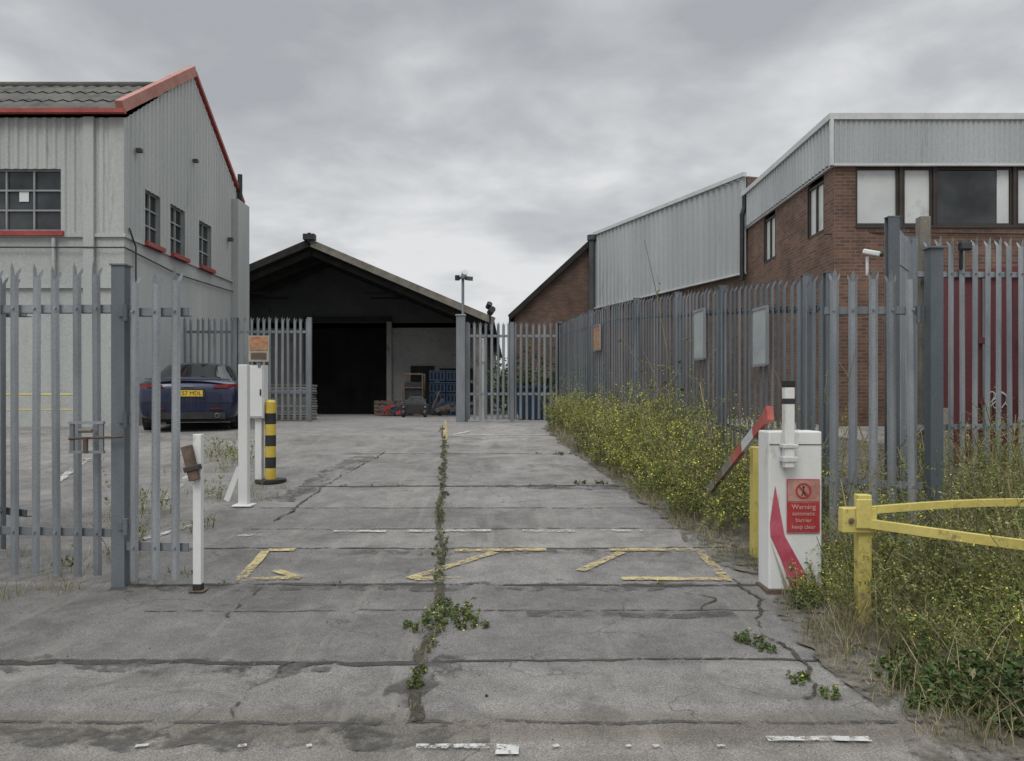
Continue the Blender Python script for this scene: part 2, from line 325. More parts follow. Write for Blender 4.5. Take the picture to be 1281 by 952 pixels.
for k in range(K):
    y=2.6+15.6*k/(K-1); x=ed(y)
    vs+=[(x-.16+.16*noise.noise((y*1.6,3,0))+.05*noise.noise((y*8,3,0)),y,G(y)+.015),(x+.5,y,G(y)+.016)]
mb.add(vs,[(2*k,2*k+1,2*k+3,2*k+2) for k in range(K-1)],soilw); mb.obj('soil_scatter')
mb=MB()
def stone(x,y,r,mat):
    z=G(y); a=random.random()*6
    vs=[(x+r*math.cos(a+i*2.1)*random.uniform(.6,1.2),y+r*math.sin(a+i*2.1)*random.uniform(.6,1.2),z+.002) for i in range(3)]+[(x,y,z+r*.8)]
    mb.add(vs,[(0,1,3),(1,2,3),(2,0,3)],mat)
for _ in range(2400):
    t=random.random()
    if t<.5:
        y=random.uniform(3.4,15); x=ed(y)-abs(random.gauss(0,.28))+.1
    elif t<.75:
        y=random.uniform(3.6,9); x=cxy(y)+random.gauss(0,.10)
    else: y=random.uniform(3.4,7); x=random.uniform(-3.8,2.2)
    stone(x,y,random.uniform(.002,.008),random.choice([soil,timber,greywall]))
stone(-.13,4.05,.018,black)
mb.obj('loose_gravel')
# ---------------------------------------------------------------- palisade fences
def palisade(mb,pts,h,sp,mat,postm,rail=(.28,.86),posts=True,base=.06,postw=.1,flip=1):
    for si,(a,b) in enumerate(zip(pts[:-1],pts[1:])):
        A=Vector((*a,0));B=Vector((*b,0)); L=(B-A).length; u=(B-A)/L; nrm=Vector((-u.y,u.x,0))*flip
        n=max(1,int(round(L/sp)))
        for k in range(n):
            t=(k+.5)/n*L; c=A+u*(t+random.uniform(-.008,.008)); zg=G(c.y); zb=zg+base+random.uniform(-.01,.01); zt=zg+h+random.uniform(-.018,.018)
            lean=u*random.gauss(0,.010)
            prof=[(-.034,0),(-.015,.016),(.015,.016),(.034,0)]
            vs=[]
            for z in(zb,zt-.10):
                for pu,pn in prof: q=c+u*pu+nrm*(pn+.03)+(lean if z>zb+.1 else Vector()); vs.append((q.x,q.y,z))
            mb.add(vs,[(0,1,5,4),(1,2,6,5),(2,3,7,6)],mat)
            top=[Vector(v) for v in vs[4:]]; cc=c+lean
            tips=[cc-u*.04+nrm*.01+Vector((0,0,zt-.035)),cc+nrm*.065+Vector((0,0,zt)),cc+u*.04+nrm*.01+Vector((0,0,zt-.035))]
            for i in range(3):
                p,q=top[i],top[i+1]; dr=(tips[i]-(p+q)/2)
                m1=p+dr*.5; m2=q+dr*.5
                mb.add([p,q,m2,m1,tips[i]],[(0,1,2,3),(3,2,4)],mat)
            for r in rail:
                zr=zg+h*r; q=c+nrm*.05; mb.tube((q.x,q.y,zr),(q.x+nrm.x*.012,q.y+nrm.y*.012,zr),.011,postm,n=6)
        for r in rail:
            zA=G(a[1])+h*r; zB=G(b[1])+h*r
            mb.beam(A+Vector((0,0,zA)),B+Vector((0,0,zB)),.012,.06,mat)
            mb.beam(A-nrm*.025+Vector((0,0,zA-.03)),B-nrm*.025+Vector((0,0,zB-.03)),.05,.008,mat)
    if posts:
        for p in pts:
            zg=G(p[1]); x,y=p; hw=postw/2
            mb.box(x-hw,x+hw,y-.09,y-.08,zg-.1,zg+h-.02,postm); mb.box(x-hw,x+hw,y-.02,y-.01,zg-.1,zg+h-.02,postm)
            mb.box(x-.006,x+.006,y-.08,y-.02,zg-.1,zg+h-.02,postm); mb.box(x-hw-.004,x+hw+.004,y-.094,y-.006,zg+h-.02,zg+h-.012,postm)
FR=[(3.0,7.6),(2.93,8),(2.7,10.3),(2.5,12.1),(2.2,14.2),(1.67,17),(1.2,20)]
mb=MB(); palisade(mb,FR,2.48,.15,galv_dk,galv_dk,flip=1)
mb.obj('palisade_fence')
mb=MB(); palisade(mb,[(2.6,6.65),(3.3,6.42)],2.44,.155,galv,galv,posts=False,flip=-1)
mb.box(3.29,3.39,6.28,6.38,G(6.3)-.1,G(6.3)+2.58,galv_dk); mb.box(3.27,3.41,6.26,6.40,G(6.3)+2.58,G(6.3)+2.595,galv_dk)
for z in(.45,2.0): mb.tube((3.26,6.4,G(6.3)+z),(3.26,6.4,G(6.3)+z+.14),.022,galv_dk)
mb.obj('palisade_gate')
mb=MB(); palisade(mb,[(3.4,7.2),(4.4,8.9),(7.1,9.2),(9.8,9.4)],2.95,.145,galv,galv_dk,flip=-1); mb.obj('palisade_fence')
mb=MB(); palisade(mb,[(-9.4,20),(-6.9,20),(-5.05,20)],2.62,.15,galv,galv,flip=-1); mb.obj('palisade_fence')
mb=MB(); palisade(mb,[(-1.15,20),(.0,20),(1.2,20)],2.5,.15,galv,galv,flip=-1)
mb.obj('palisade_gate')
mb=MB()
palisade(mb,[(-5.4,6.3),(-3.06,6.1)],2.44,.168,galv,galv,posts=False,flip=-1,rail=(.16,.86))
mb.obj('palisade_gate')
mb=MB(); palisade(mb,[(-6.2,7.6),(-4.1,6.75)],2.42,.16,galv_dk,galv_dk,posts=False,flip=-1,rail=(.16,.86)); mb.obj('palisade_gate')
mb=MB()
palisade(mb,[(-2.9,6.02),(-2.42,5.98)],2.38,.16,galv,galv,posts=False,flip=-1,rail=(.13,.87))
zg=G(6)
mb.box(-3.01,-2.91,6.0,6.1,zg-.1,zg+2.42,galv_dk); mb.box(-3.02,-2.90,5.99,6.11,zg+2.42,zg+2.432,galv_dk)
for z in(.4,1.2,2.0):
    mb.tube((-2.89,5.98,zg+z),(-2.89,5.98,zg+z+.12),.02,galv_dk); mb.beam((-2.95,5.99,zg+z+.06),(-2.8,5.99,zg+z+.06),.01,.05,galv_dk)
for (a,b) in (((-3.30,1.24),(-3.04,1.24)),((-3.30,1.02),(-3.04,1.02)),((-3.28,1.02),(-3.28,1.24)),((-3.06,1.02),(-3.06,1.24))):
    mb.beam((a[0],5.96,zg+a[1]),(b[0],5.96,zg+b[1]),.03,.02,galv)
mb.tube((-3.22,5.94,zg+1.18),(-3.12,5.94,zg+1.18),.015,timber,n=8); mb.tube((-3.30,5.95,zg+1.12),(-2.90,5.95,zg+1.135),.009,rust,n=8)
mb.tube((-3.17,5.94,zg+1.02),(-3.17,5.94,zg+1.12),.02,rust,n=8)
mb.obj('palisade_gate_wicket')
def fsign(name,yc,L,z0,z1,mat):
    def fx(y): return float(np.interp(y,[p[1] for p in FR],[p[0] for p in FR]))
    mb=MB(); a=(fx(yc-L/2)-.10,yc-L/2); b=(fx(yc+L/2)-.10,yc+L/2)
    mb.beam((*a,(z0+z1)/2),(*b,(z0+z1)/2),.012,z1-z0,mat)
    for z in(z0,z1): mb.beam((*a,z),(*b,z),.03,.03,galv)
    for p in(a,b): mb.beam((*p,z0),(*p,z1),.03,.03,galv)
    mb.obj(name)
fsign('notice_board',8.85,.38,1.93,2.56,signw); fsign('notice_board',10.85,.42,2.10,2.76,signw); fsign('warning_sign',16.2,.42,2.55,3.05,orange)
# ---------------------------------------------------------------- left industrial building
E=empty('industrial_building')
XW=-8.2
mb=MB(); mb.box(-30,XW,16.9,24.1,.5,5.05,paintwall)
mb.box(-30,XW-.2,17.1,23.9,5.05,7.5,dark)
mb.box(-30,XW+.05,16.84,16.9,4.98,5.06,paintwall); mb.box(XW,XW+.05,16.9,24.1,4.98,5.06,paintwall)
mb.box(-9.02,-8.80,16.80,16.86,.5,7.5,paintwall); mb.box(XW,XW+.2,23.35,24.35,.5,7.42,paintwall); mb.box(XW-.25,XW+.02,16.85,16.98,5.05,7.5,clad)
mb.box(-11.6,-8.2,16.83,16.87,3.9,3.98,paintwall)
mb.obj('walls',E)
mb=MB()
fo=[(-11.9,-9.52),(-15.6,-13.4)]
corr(mb,(-30,16.88),(XW,16.88),(0,-1),5.05,lambda t:7.5,clad,.2,.03,[(a+30,b+30,5.12,6.42) for a,b in fo])
gz=lambda t: 7.5+2.35*(1-abs(t-3.6)/3.6)
wins=[(17.8,18.6),(19.15,20.0),(20.9,21.75)]
corr(mb,(XW,16.9),(XW,24.1),(1,0),5.05,gz,clad,.2,.03,[(a-16.9,b-16.9,5.08,6.25) for a,b in wins])
corr(mb,(XW-.5,24.1),(-30,24.1),(0,1),5.05,lambda t:7.5,clad,.4,.03)
mb.obj('cladding',E)
mb=MB()
for a,b in fo: window(mb,(a,16.88),(1,0),(0,1),b-a,5.12,6.42,greyframe,glass,4,3,.035,.1)
mb.box(-10.45,-10.25,16.955,16.965,5.75,5.98,blind_and_lit); mb.box(-11.2,-10.75,16.96,16.972,5.16,5.7,darkwall)
for a,b in wins: window(mb,(XW,a),(0,1),(-1,0),b-a,5.08,6.25,greyframe,glass,2,3,.035,.1)
mb.obj('windows',E)
mb=MB()
for a,b in fo: mb.box(a-.08,b+.08,16.78,16.90,5.0,5.1,redtrim)
for a,b in wins: mb.box(XW+.002,XW+.13,a-.06,b+.06,4.98,5.075,redtrim)
mb.box(-30,XW+.12,16.62,16.74,7.53,7.62,redtrim)
mb.beam((XW+.02,16.66,7.66),(XW+.02,20.5,9.98),.16,.24,redfade); mb.beam((XW+.045,20.5,9.96),(XW+.045,24.25,7.52),.11,.09,redtrim)
mb.obj('red_trim',E)
mb=MB()
def roofsheet(mb,x0,x1,ya,za,yb,zb_,mat,p=.3,d=.05):
    n=int((x1-x0)/p*4); vs=[]
    for i in range(n+1):
        x=x0+(x1-x0)*i/n; o=d*math.sin(i*math.pi/2)*.5
        vs+=[(x,ya,za+o),(x,yb,zb_+o)]
    mb.add(vs,[(2*i,2*i+2,2*i+3,2*i+1) for i in range(n)],mat,False)
for k in range(3):
    ya=16.7+k*1.27; yb=ya+1.32; f=lambda y:7.58+(y-16.7)*2.01/3.8
    roofsheet(mb,-30,XW-.02,ya,f(ya)+.03,min(yb,20.5),f(min(yb,20.5)),roofmat)
roofsheet(mb,-30,XW-.02,20.5,9.59,24.3,7.55,roofmat)
mb.tube((-30,20.5,9.6),(XW-.05,20.5,9.6),.1,roofmat)
mb.obj('roof',E)
mb=MB()
mb.tube((-8.1,23.8,7.42),(-8.1,23.8,8.25),.07,black)
mb.tube((-9.65,16.83,.9),(-9.65,16.83,4.95),.04,paintwall)
mb.path([(-8.14,16.80,4.75),(-8.14,19.5,4.60),(-8.14,23.3,4.7)],.018,darkwall,6); mb.path([(-30,16.82,4.8),(-8.14,16.8,4.75)],.018,darkwall,6)
mb.path([(-8.14,17.0,5.2),(-8.14,17.3,4.85),(-8.14,17.3,2.0)],.02,darkwall,6)
mb.box(-8.15,-8.04,17.3,17.42,6.92,7.0,darkwall); mb.box(-8.15,-8.02,22.9,23.02,6.1,6.2,darkwall); mb.box(-8.15,-8.04,20.4,20.52,7.62,7.7,darkwall)
mb.obj('pipes_and_cables',E)
# ---------------------------------------------------------------- shed
E=empty('warehouse_shed')
AX,AZ=-7.08,7.07; EX,EZ=-.62,4.32; LX=2*AX-EX
mb=MB()
rz=lambda x:AZ-(AZ-EZ)*abs(x-AX)/(EX-AX)
mb.box(LX+.4,-8.06,32,32.3,.7,4.62,greywall); mb.box(-5.02,EX-.5,32,32.3,.7,4.62,greywall)
mb.prism([(LX+.4,4.62),(EX-.5,4.62),(EX-.5,rz(EX-.5)-.1),(AX,AZ-.1),(LX+.4,rz(LX+.4)-.1)],32,32.3,darkwall)
mb.box(EX-.6,EX-.4,32.3,52,.7,4.3,greywall); mb.box(LX+.3,LX+.5,28.4,52,.7,4.3,greywall)
mb.box(EX-.75,EX-.55,28.6,28.8,.7,4.25,timber)
mb.box(-5.0,-4.8,31.86,31.99,.9,4.8,greywall); mb.box(-8.28,-8.08,31.86,31.99,.9,4.8,darkwall); mb.box(-8.3,-4.8,31.84,31.99,4.66,4.86,darktimber)
mb.box(-4.05,-3.1,31.93,31.99,.9,2.9,darktimber); mb.box(-2.9,-1.4,31.93,31.99,.9,2.8,darktimber)
mb.obj('walls',E)
mb=MB(); mb.box(-8.06,-5.02,32.1,32.2,.7,4.66,door_m)
for x in(-7.3,-6.54,-5.78): mb.box(x-.03,x+.03,32.07,32.098,.9,4.6,door_m)
mb.obj('shed_door',E)
mb=MB()
for s,ex in((1,EX),(-1,LX)):
    T=[(AX,28,AZ),(ex,28,EZ),(ex,52,EZ),(AX,52,AZ),(AX,28,AZ-.10),(ex,28,EZ-.10),(ex,52,EZ-.10),(AX,52,AZ-.10)]
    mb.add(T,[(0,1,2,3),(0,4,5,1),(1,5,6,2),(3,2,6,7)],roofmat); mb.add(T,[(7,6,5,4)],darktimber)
    mb.beam((AX,27.96,AZ-.02),(ex,27.96,EZ-.02),.05,.24,timber if s>0 else darktimber)
    mb.beam((AX,28.3,AZ-.32),(ex,28.3,EZ-.3),.1,.18,darktimber)
    for yy in(29.5,31):
        mb.beam((AX,yy,AZ-.3),(ex,yy,EZ-.28),.1,.18,darktimber)
        mb.beam((AX+s*3.0,yy,rz(AX+s*3)-.3),(AX+s*1.6,yy,rz(AX+s*1.6)-.9),.08,.08,darktimber)
mb.box(AX-.2,AX+.2,27.8,28.1,AZ+.06,AZ+.26,black); mb.tube((AX,27.9,AZ+.0),(AX,27.9,AZ+.3),.06,black)
mb.obj('roof',E)
# ---------------------------------------------------------------- right brick office
E=empty('brick_office_building')
mb=MB(); mb.box(6.85,22,17,23.2,.5,5.24,brick)
mb.box(6.85,7.31,17,17.12,5.24,6.55,brick)
for a,b in((17.12,17.56),(18.5,20.8),(21.7,23.2)): mb.box(6.85,6.97,a,b,5.24,6.55,brick)
mb.box(6.85,22,17.001,17.1,6.50,6.56,brownf)
mb.obj('brick_walls',E)
mb=MB(); mb.box(7.1,22,17.25,23.1,5.24,7.5,dark); mb.obj('interior_core',E)
mb=MB(); corr(mb,(6.77,16.92),(22,16.92),(0,-1),6.55,lambda t:7.47,clad_r,.11,.018); corr(mb,(6.77,23.3),(6.77,16.92),(-1,0),6.55,lambda t:7.47,clad_r,.2,.03)
mb.box(6.70,22,16.86,23.4,7.47,7.60,whitetrim); mb.box(6.74,22,16.9,17.0,6.5,6.55,whitetrim); mb.box(6.72,6.79,16.86,16.93,6.5,7.47,whitetrim)
mb.box(6.78,6.85,17.0,23.2,6.5,6.56,whitetrim)
mb.obj('cladding_band',E)
mb=MB()
for i,(a,b,pm) in enumerate([(7.31,8.24,blind_and_lit),(8.32,8.96,blind_and_lit),(9.02,10.66,glass),(10.74,11.4,blind_and_lit),(11.5,13.1,glass),(13.2,13.9,blind_and_lit),(14.0,15.6,glass)]):
    window(mb,(a,17.0),(1,0),(0,1),b-a,5.26,6.5,brownf,pm,1,1,.05,.08); mb.box(b-.001,b+.085,17.0,17.1,5.26,6.5,brownf)
mb.box(10.35,10.6,17.06,17.075,5.31,6.45,blind_and_lit)  # pale strip paints the lit right part of the dark pane
mb.box(7.31,16,16.97,17.08,5.20,5.262,brownf)
for a,b in((17.56,18.5),(20.8,21.7)): window(mb,(6.85,a),(0,1),(1,0),b-a,5.26,6.4,brownf,blind_and_lit,2,1,.05,.06)
mb.obj('windows',E)
mb=MB(); mb.path([(6.72,23.1,7.45),(6.72,23.1,7.1),(6.65,23.1,6.9),(6.65,23.1,5.0)],.07,black); mb.path([(6.7,17.15,5.1),(8,16.95,5.1),(12,16.95,5.05)],.015,black,6)
mb.obj('downpipe',E)
E=empty('clad_warehouse')
a=Vector((6.85,23.25));b=Vector((3.4,32.4)); u=(b-a).normalized()
o=Vector((u.y,-u.x)); 
if o.x>0: o=-o
mb=MB(); poly=[(a.x,a.y),(b.x,b.y),(15,36.5),(19,27)]
def plan(mb,poly,z0,z1,mat):
    n=len(poly); vs=[(x,y,z0) for x,y in poly]+[(x,y,z1) for x,y in poly]
    mb.add(vs,[tuple(range(n)),tuple(range(n,2*n))]+[(i,(i+1)%n,n+(i+1)%n,n+i) for i in range(n)],mat)
plan(mb,poly,.5,8.05,brick2); mb.obj('brick_walls',E)
mb=MB(); A=a+o*.05;B=b+o*.05; corr(mb,(A.x,A.y),(B.x,B.y),(o.x,o.y),5.25,lambda t:8.02+t*.02,clad_r,.3,.04)
for k,z in((0,8.1),(1,5.23)): mb.beam((*(A+o*.04),z),(*(B+o*.04),z+(.15 if k==0 else 0)),.12,.12 if k==0 else .05,whitetrim)
mb.obj('cladding',E)
mb=MB(); bx=B+o*.12; mb.path([(bx.x,bx.y,8.0),(bx.x,bx.y,4.9)],.13,darkwall); mb.tube((bx.x,bx.y,8.0),(bx.x,bx.y,8.2),.2,darkwall); mb.obj('downpipe',E)
mb=MB(); mb.prism([(.1,.5),(3.45,.5),(3.45,8.1),(.1,4.95)],32.6,42,brick2); mb.obj('gable_wall',E)
mb=MB(); mb.beam((3.6,32.5,8.32),(-.1,32.5,4.9),.25,.2,darktimber); mb.beam((3.6,37.5,8.3),(-.1,37.5,4.88),10,.1,roofmat); mb.obj('gable_roof',E)
# container
E=empty('shipping_container')
W=2.44; zb,zt=.75,3.2
mb=MB(); corr(mb,(0,.04),(W,.04),(0,-1),zb,lambda t:zt,maroon,.28,.036); corr(mb,(0.03,6.06),(0.03,0),(-1,0),zb,lambda t:zt,maroon,.28,.03); corr(mb,(W-.03,0),(W-.03,6.06),(1,0),zb,lambda t:zt,maroon,.28,.03)
mb.box(-.02,W+.02,-.03,6.1,zt,zt+.1,maroon); mb.box(-.02,W+.02,-.03,6.1,zb-.14,zb,maroon)
for x in(-.02,W-.12): mb.box(x,x+.14,-.03,.1,zb,zt,maroon)
for x in(.5,.95,1.5,1.95):
    mb.tube((x,-.04,zb),(x,-.04,zt),.018,galv_dk,n=8)
for z in(1.5,2.3): 
    for x in(.5,.95,1.5,1.95): mb.box(x-.06,x+.06,-.065,-.03,z,z+.08,maroon)
mb.box(W/2-.02,W/2+.02,-.045,-.005,zb,zt,black)
mb.obj('corrugated_shell',E)
mb=MB()
def scrib(cx,cz,sz,seed):
    rr=random.Random(seed); prev=None
    for k in range(26):
        t=k*.42; p=(cx+sz*(.16*t/2+.45*math.cos(t*1.9+rr.random()*.5)),-.012,cz+sz*.5*math.sin(t*2.3+rr.random()*.6))
        if prev: mb.beam(prev,p,.004,.012,whitetrim)
        prev=p
scrib(.55,1.55,.22,3); scrib(1.35,1.75,.2,5)
mb.obj('graffiti',E)
E.location=(5.85,10.9,0); E.rotation_euler=(0,0,math.radians(-26))
mb=MB(); mb.box(4.9,5.3,9.6,9.64,.45,1.45,cream); mb.box(4.9,4.94,9.64,9.7,.4,1.4,timber); mb.box(5.26,5.3,9.64,9.7,.4,1.4,timber); mb.obj('cream_board')
mb=MB(); mb.box(4.60,4.72,9.0,9.12,.3,3.62,timber); mb.obj('timber_post',bevel=.01)
mb=MB(); mb.tube((5.0,8.9,3.0),(5.0,8.9,3.22),.02,black); mb.box(4.94,5.07,8.80,8.86,3.2,3.29,black); mb.box(4.95,5.06,8.79,8.802,3.21,3.28,glass); mb.obj('flood_lamp',bevel=.008)
mb=MB(); mb.tube((3.6,8.1,2.8),(3.6,8.1,3.0),.015,white); mb.beam((3.55,8.08,3.05),(3.68,7.98,3.0),.055,.05,white); mb.tube((3.68,7.98,3.0),(3.70,7.965,2.995),.025,black); mb.obj('security_camera',bevel=.012)
# ---------------------------------------------------------------- gate post with cameras
E=empty('camera_post')
mb=MB(); mb.box(-1.38,-1.16,19.75,19.95,.9,3.62,galv); mb.box(-1.4,-1.14,19.73,19.97,3.62,3.66,galv); mb.obj('post',E,.01)
mb=MB(); mb.tube((-1.22,19.85,3.66),(-1.22,19.85,4.65),.035,galv); mb.beam((-1.36,19.8,4.56),(-1.1,19.8,4.56),.06,.05,galv_dk)
mb.tube((-1.35,19.75,4.5),(-1.35,19.75,4.62),.06,black); mb.tube((-1.22,19.85,4.6),(-1.15,19.6,4.68),.07,white); mb.beam((-1.12,19.8,4.56),(-1.0,19.5,4.5),.1,.1,galv_dk)
mb.obj('cameras',E)
mb=MB(); mb.tube((-.55,20.0,3.3),(-.55,20,3.75),.025,black); mb.tube((-.55,19.95,3.72),(-.48,19.7,3.78),.08,black); mb.tube((-.6,20,3.85),(-.55,19.9,3.95),.07,black); mb.obj('flood_lamp')
mb=MB(); mb.box(-.78,-.70,20.2,20.28,.9,3.1,white); mb.box(-.83,-.65,20.16,20.3,2.5,2.9,white); mb.obj('white_gate_post',bevel=.01)
# ---------------------------------------------------------------- yard goods
def pallet(mb,x,y,z,w=1.2,d=1.0,mat=timber):
    for k in range(5): mb.box(x+k*w/5,x+k*w/5+w/5*.7,y,y+d,z+.11,z+.13,mat)
    for k in range(3): mb.box(x,x+w,y+k*(d-.09)/2,y+k*(d-.09)/2+.09,z+.02,z+.11,mat)
mb=MB(); z0=.98
for k in range(4): pallet(mb,-4.9,28.4,z0+k*.135,mat=rust)
mb.obj('pallet_stack')
mb=MB()
for i in range(2):
    for j in range(4):
        x=-3.0+i*.62; z=z0+j*.42
        mb.box(x,x+.58,29.0,29.5,z,z+.36,blue)
        for k in range(4): mb.box(x+.05+k*.13,x+.12+k*.13,28.985,29.0,z+.06,z+.28,dark)
        mb.box(x-.015,x+.595,28.98,29.52,z+.33,z+.37,blue)
mb.obj('blue_crate_stack')
mb=MB(); 
for x in(-3.9,-3.2):
    for y in(28.6,29.3): mb.beam((x,y,z0),(x,y,z0+1.5),.05,.05,rust)
for z in(.15,.55,1.0,1.5):
    for y in(28.6,29.3): mb.beam((-3.9,y,z0+z),(-3.2,y,z0+z),.04,.04,rust)
mb.box(-3.85,-3.25,28.65,29.25,z0+.2,z0+1.2,black); mb.obj('steel_stillage')
mb=MB()
mb.box(-3.6,-2.7,25.8,26.5,z0+.12,z0+.42,black); mb.prism([(-3.5,z0+.42),(-2.8,z0+.42),(-2.95,z0+.68),(-3.3,z0+.68)],25.9,26.4,darkwall)
for x in(-3.5,-2.8): mb.tube((x-.05,25.75,z0+.12),(x+.05,25.75,z0+.12),.12,black); mb.tube((x,25.79,z0+.33),(x,25.76,z0+.33),.035,galv)
mb.beam((-2.6,26,z0+.3),(-2.35,26,z0+.85),.04,.04,rust)
mb.obj('yard_tractor',bevel=.02)
mb=MB()
for k in range(60):
    x=random.uniform(-4.6,-1.6); y=random.uniform(26.8,28.2); a=random.uniform(-1,1)
    mb.beam((x,y,z0+random.uniform(.03,.35)),(x+random.uniform(.2,.6),y+.3*a,z0+random.uniform(.03,.6)),.05,random.uniform(.04,.14),random.choice([rust,rust,black,red,blue,black,darkwall,darkwall]))
mb.obj('scrap_pile')
mb=MB()
for k in range(14): mb.box(-6.75+random.uniform(-.03,.03),-5.45+random.uniform(-.03,.03),21.3,22.3,1.0+k*.07,1.05+k*.07,random.choice([timber,galv_dk,greywall]))
mb.obj('sheet_stack')
mb=MB(); mb.add([(.2,22.0,1.0),(1.7,22.0,1.0),(1.7,23.2,1.0),(.2,23.2,1.0),(0,21.9,1.9),(1.9,21.9,1.9),(1.9,23.3,1.9),(0,23.3,1.9)],[(0,1,5,4),(1,2,6,5),(2,3,7,6),(3,0,4,7),(0,1,2,3)],blue)
mb.beam((-.02,21.88,1.9),(1.92,21.88,1.9),.06,.08,blue)
for x in(.4,.9,1.4): mb.beam((x,21.95,1.0),(x*1.02,21.86,1.88),.05,.05,blue)
mb.obj('blue_skip')
mb=MB(); mb.path([(-11,15.9,1.0),(-11,15.9,1.65),(-8.6,15.9,1.65),(-8.6,15.9,1.0)],.02,yellow); mb.path([(-11,15.9,1.35),(-8.6,15.9,1.35)],.015,yellow); mb.obj('yellow_handrail')
# ---------------------------------------------------------------- boom posts left
E=empty('boom_rest_post')
zg=G(5.95)
mb=MB(); mb.box(-2.345,-2.285,5.87,5.93,zg,zg+1.16,white); mb.box(-2.37,-2.26,5.85,5.96,zg,zg+.012,rust); mb.box(-2.347,-2.283,5.868,5.932,zg,zg+.06,black); mb.obj('post',E,.004)
mb=MB(); T=Matrix.Translation((-2.355,5.85,zg+.98))@Matrix.Rotation(math.radians(-14),4,'Y')
mb.box(-.035,.035,-.04,.02,-.16,.10,rust,T); mb.box(-.05,.06,-.05,.03,-.09,-.05,brownf,T); mb.obj('catch',E,.006)
E=empty('barrier_post')
zg=G(8.7)
mb=MB(); mb.box(-2.965,-2.865,8.65,8.75,zg,1.93,white); mb.box(-3.02,-2.81,8.6,8.8,zg,zg+.02,white); mb.obj('post',E,.006)
mb=MB(); mb.beam((-3.10,8.68,zg+.06),(-2.96,8.68,zg+.42),.02,.06,white); mb.obj('brace',E)
E=empty('control_cabinet')
mb=MB(); mb.box(-3.27,-3.08,9.9,10.1,1.32,1.98,white); mb.box(-3.26,-3.09,9.885,9.899,1.34,1.96,white); mb.box(-3.12,-3.10,9.875,9.885,1.6,1.68,black); mb.obj('box',E,.008)
mb=MB(); mb.box(-3.2,-3.12,9.95,10.05,G(10),1.32,white); mb.obj('leg',E,.004)
mb=MB(); mb.box(-3.25,-3.0,9.86,9.875,2.02,2.34,cream); mb.box(-3.14,-3.11,9.876,9.9,1.95,2.3,galv); mb.box(-3.235,-3.015,9.853,9.861,2.16,2.33,orange); mb.box(-3.22,-3.03,9.853,9.861,2.05,2.13,rust); mb.obj('warning_plate',E)
E=empty('bollard')
zg=G(10)
mb=MB(); mb.tube((-3.02,10,zg),(-3.02,10,zg+.04),.19,black,n=20); mb.obj('base',E)
mb=MB(); hs=np.linspace(.04,1.0,8)
for k in range(7): mb.tube((-3.02,10,zg+hs[k]),(-3.02,10,zg+hs[k+1]),.066,black if k in(1,3,5) else yellowb,n=24)
mb.tube((-3.02,10,zg+1.0),(-3.02,10,zg+1.03),.066,yellowb,r1=.045,n=24)
mb.obj('striped_post',E)
# ---------------------------------------------------------------- barrier cabinet right
E=empty('boom_barrier')
x0,x1=1.875,2.265; yf=5.84; zg=G(6.0); H=1.18; dp=.25
mb=MB(); mb.box(x0,x1,yf,yf+dp,zg+.02,zg+H,white); mb.obj('cabinet',E,.012)
mb=MB(); mb.box(x0-.015,x1+.015,yf-.012,yf+dp+.01,zg-.05,zg+.02,rust); mb.box(x0+.006,x1-.006,yf-.004,yf+.01,zg+H-.1,zg+H-.094,darkwall); mb.tube((x1-.04,yf-.003,zg+.75),(x1-.04,yf-.012,zg+.75),.012,black); mb.obj('plinth',E)
def cp(uu,vv,d=.004): return (x0+(x1-x0)*uu,yf-d,zg+.02+(H-.02)*(1-vv))
mb=MB()
mb.add([cp(.02,.58),cp(.12,.34),cp(.30,.66),cp(.70,.90),cp(.58,.995),cp(.42,.995),cp(.22,.80),cp(.03,.66)],[(0,1,2,7),(7,2,3,6),(6,3,4,5)],pink)
mb.add([cp(.02,.68),cp(.2,.84),cp(.38,.995),cp(.3,.995)],[(0,1,2,3)],cream); mb.obj('chevrons',E)
fsg=M('faded_sign',(.36,.17,.13),(.46,.28,.22),8,.5)
mb=MB(); mb.add([cp(.33,.30,.010),cp(.95,.30,.010),cp(.95,.64,.010),cp(.33,.64,.010)],[(0,1,2,3)],pink)
mb.add([cp(.345,.45,.013),cp(.935,.45,.013),cp(.935,.63,.013),cp(.345,.63,.013)],[(0,1,2,3)],red)
mb.add([cp(.345,.308,.013),cp(.935,.308,.013),cp(.935,.44,.013),cp(.345,.44,.013)],[(0,1,2,3)],fsg)
c=Vector(cp(.64,.375,.016)); vs=[];n=28
for i in range(n):
    t=i/n*2*math.pi
    for r in(.045,.058): vs.append((c.x+math.cos(t)*r,c.y,c.z+math.sin(t)*r))
mb.add(vs,[(2*i,2*i+1,(2*i+3)%(2*n),(2*i+2)%(2*n)) for i in range(n)],red)
mb.beam((c.x-.035,c.y-.001,c.z+.035),(c.x+.035,c.y-.001,c.z-.035),.002,.012,red)
mb.tube((c.x,c.y+.001,c.z+.028),(c.x,c.y,c.z+.028),.009,black); mb.beam((c.x,c.y+.0015,c.z+.018),(c.x-.002,c.y+.0015,c.z-.008),.002,.018,black); mb.beam((c.x,c.y+.0015,c.z-.005),(c.x-.014,c.y+.0015,c.z-.036),.002,.008,black); mb.beam((c.x,c.y+.0015,c.z-.005),(c.x+.014,c.y+.0015,c.z-.034),.002,.008,black)
mb.obj('warning_sign',E)
s=cp(.64,.5,.018)
fadetext=M('faded_sign_lettering',(.5,.3,.28),(.62,.45,.42),8,.5)
for i,(tx,sz) in enumerate([('Warning',.05),('automatic',.042),('barrier',.042),('keep clear',.042)]): text('sign_text',tx,(s[0],s[1],zg+.02+(H-.02)*(1-.475-.042*i)),sz,fadetext,E)
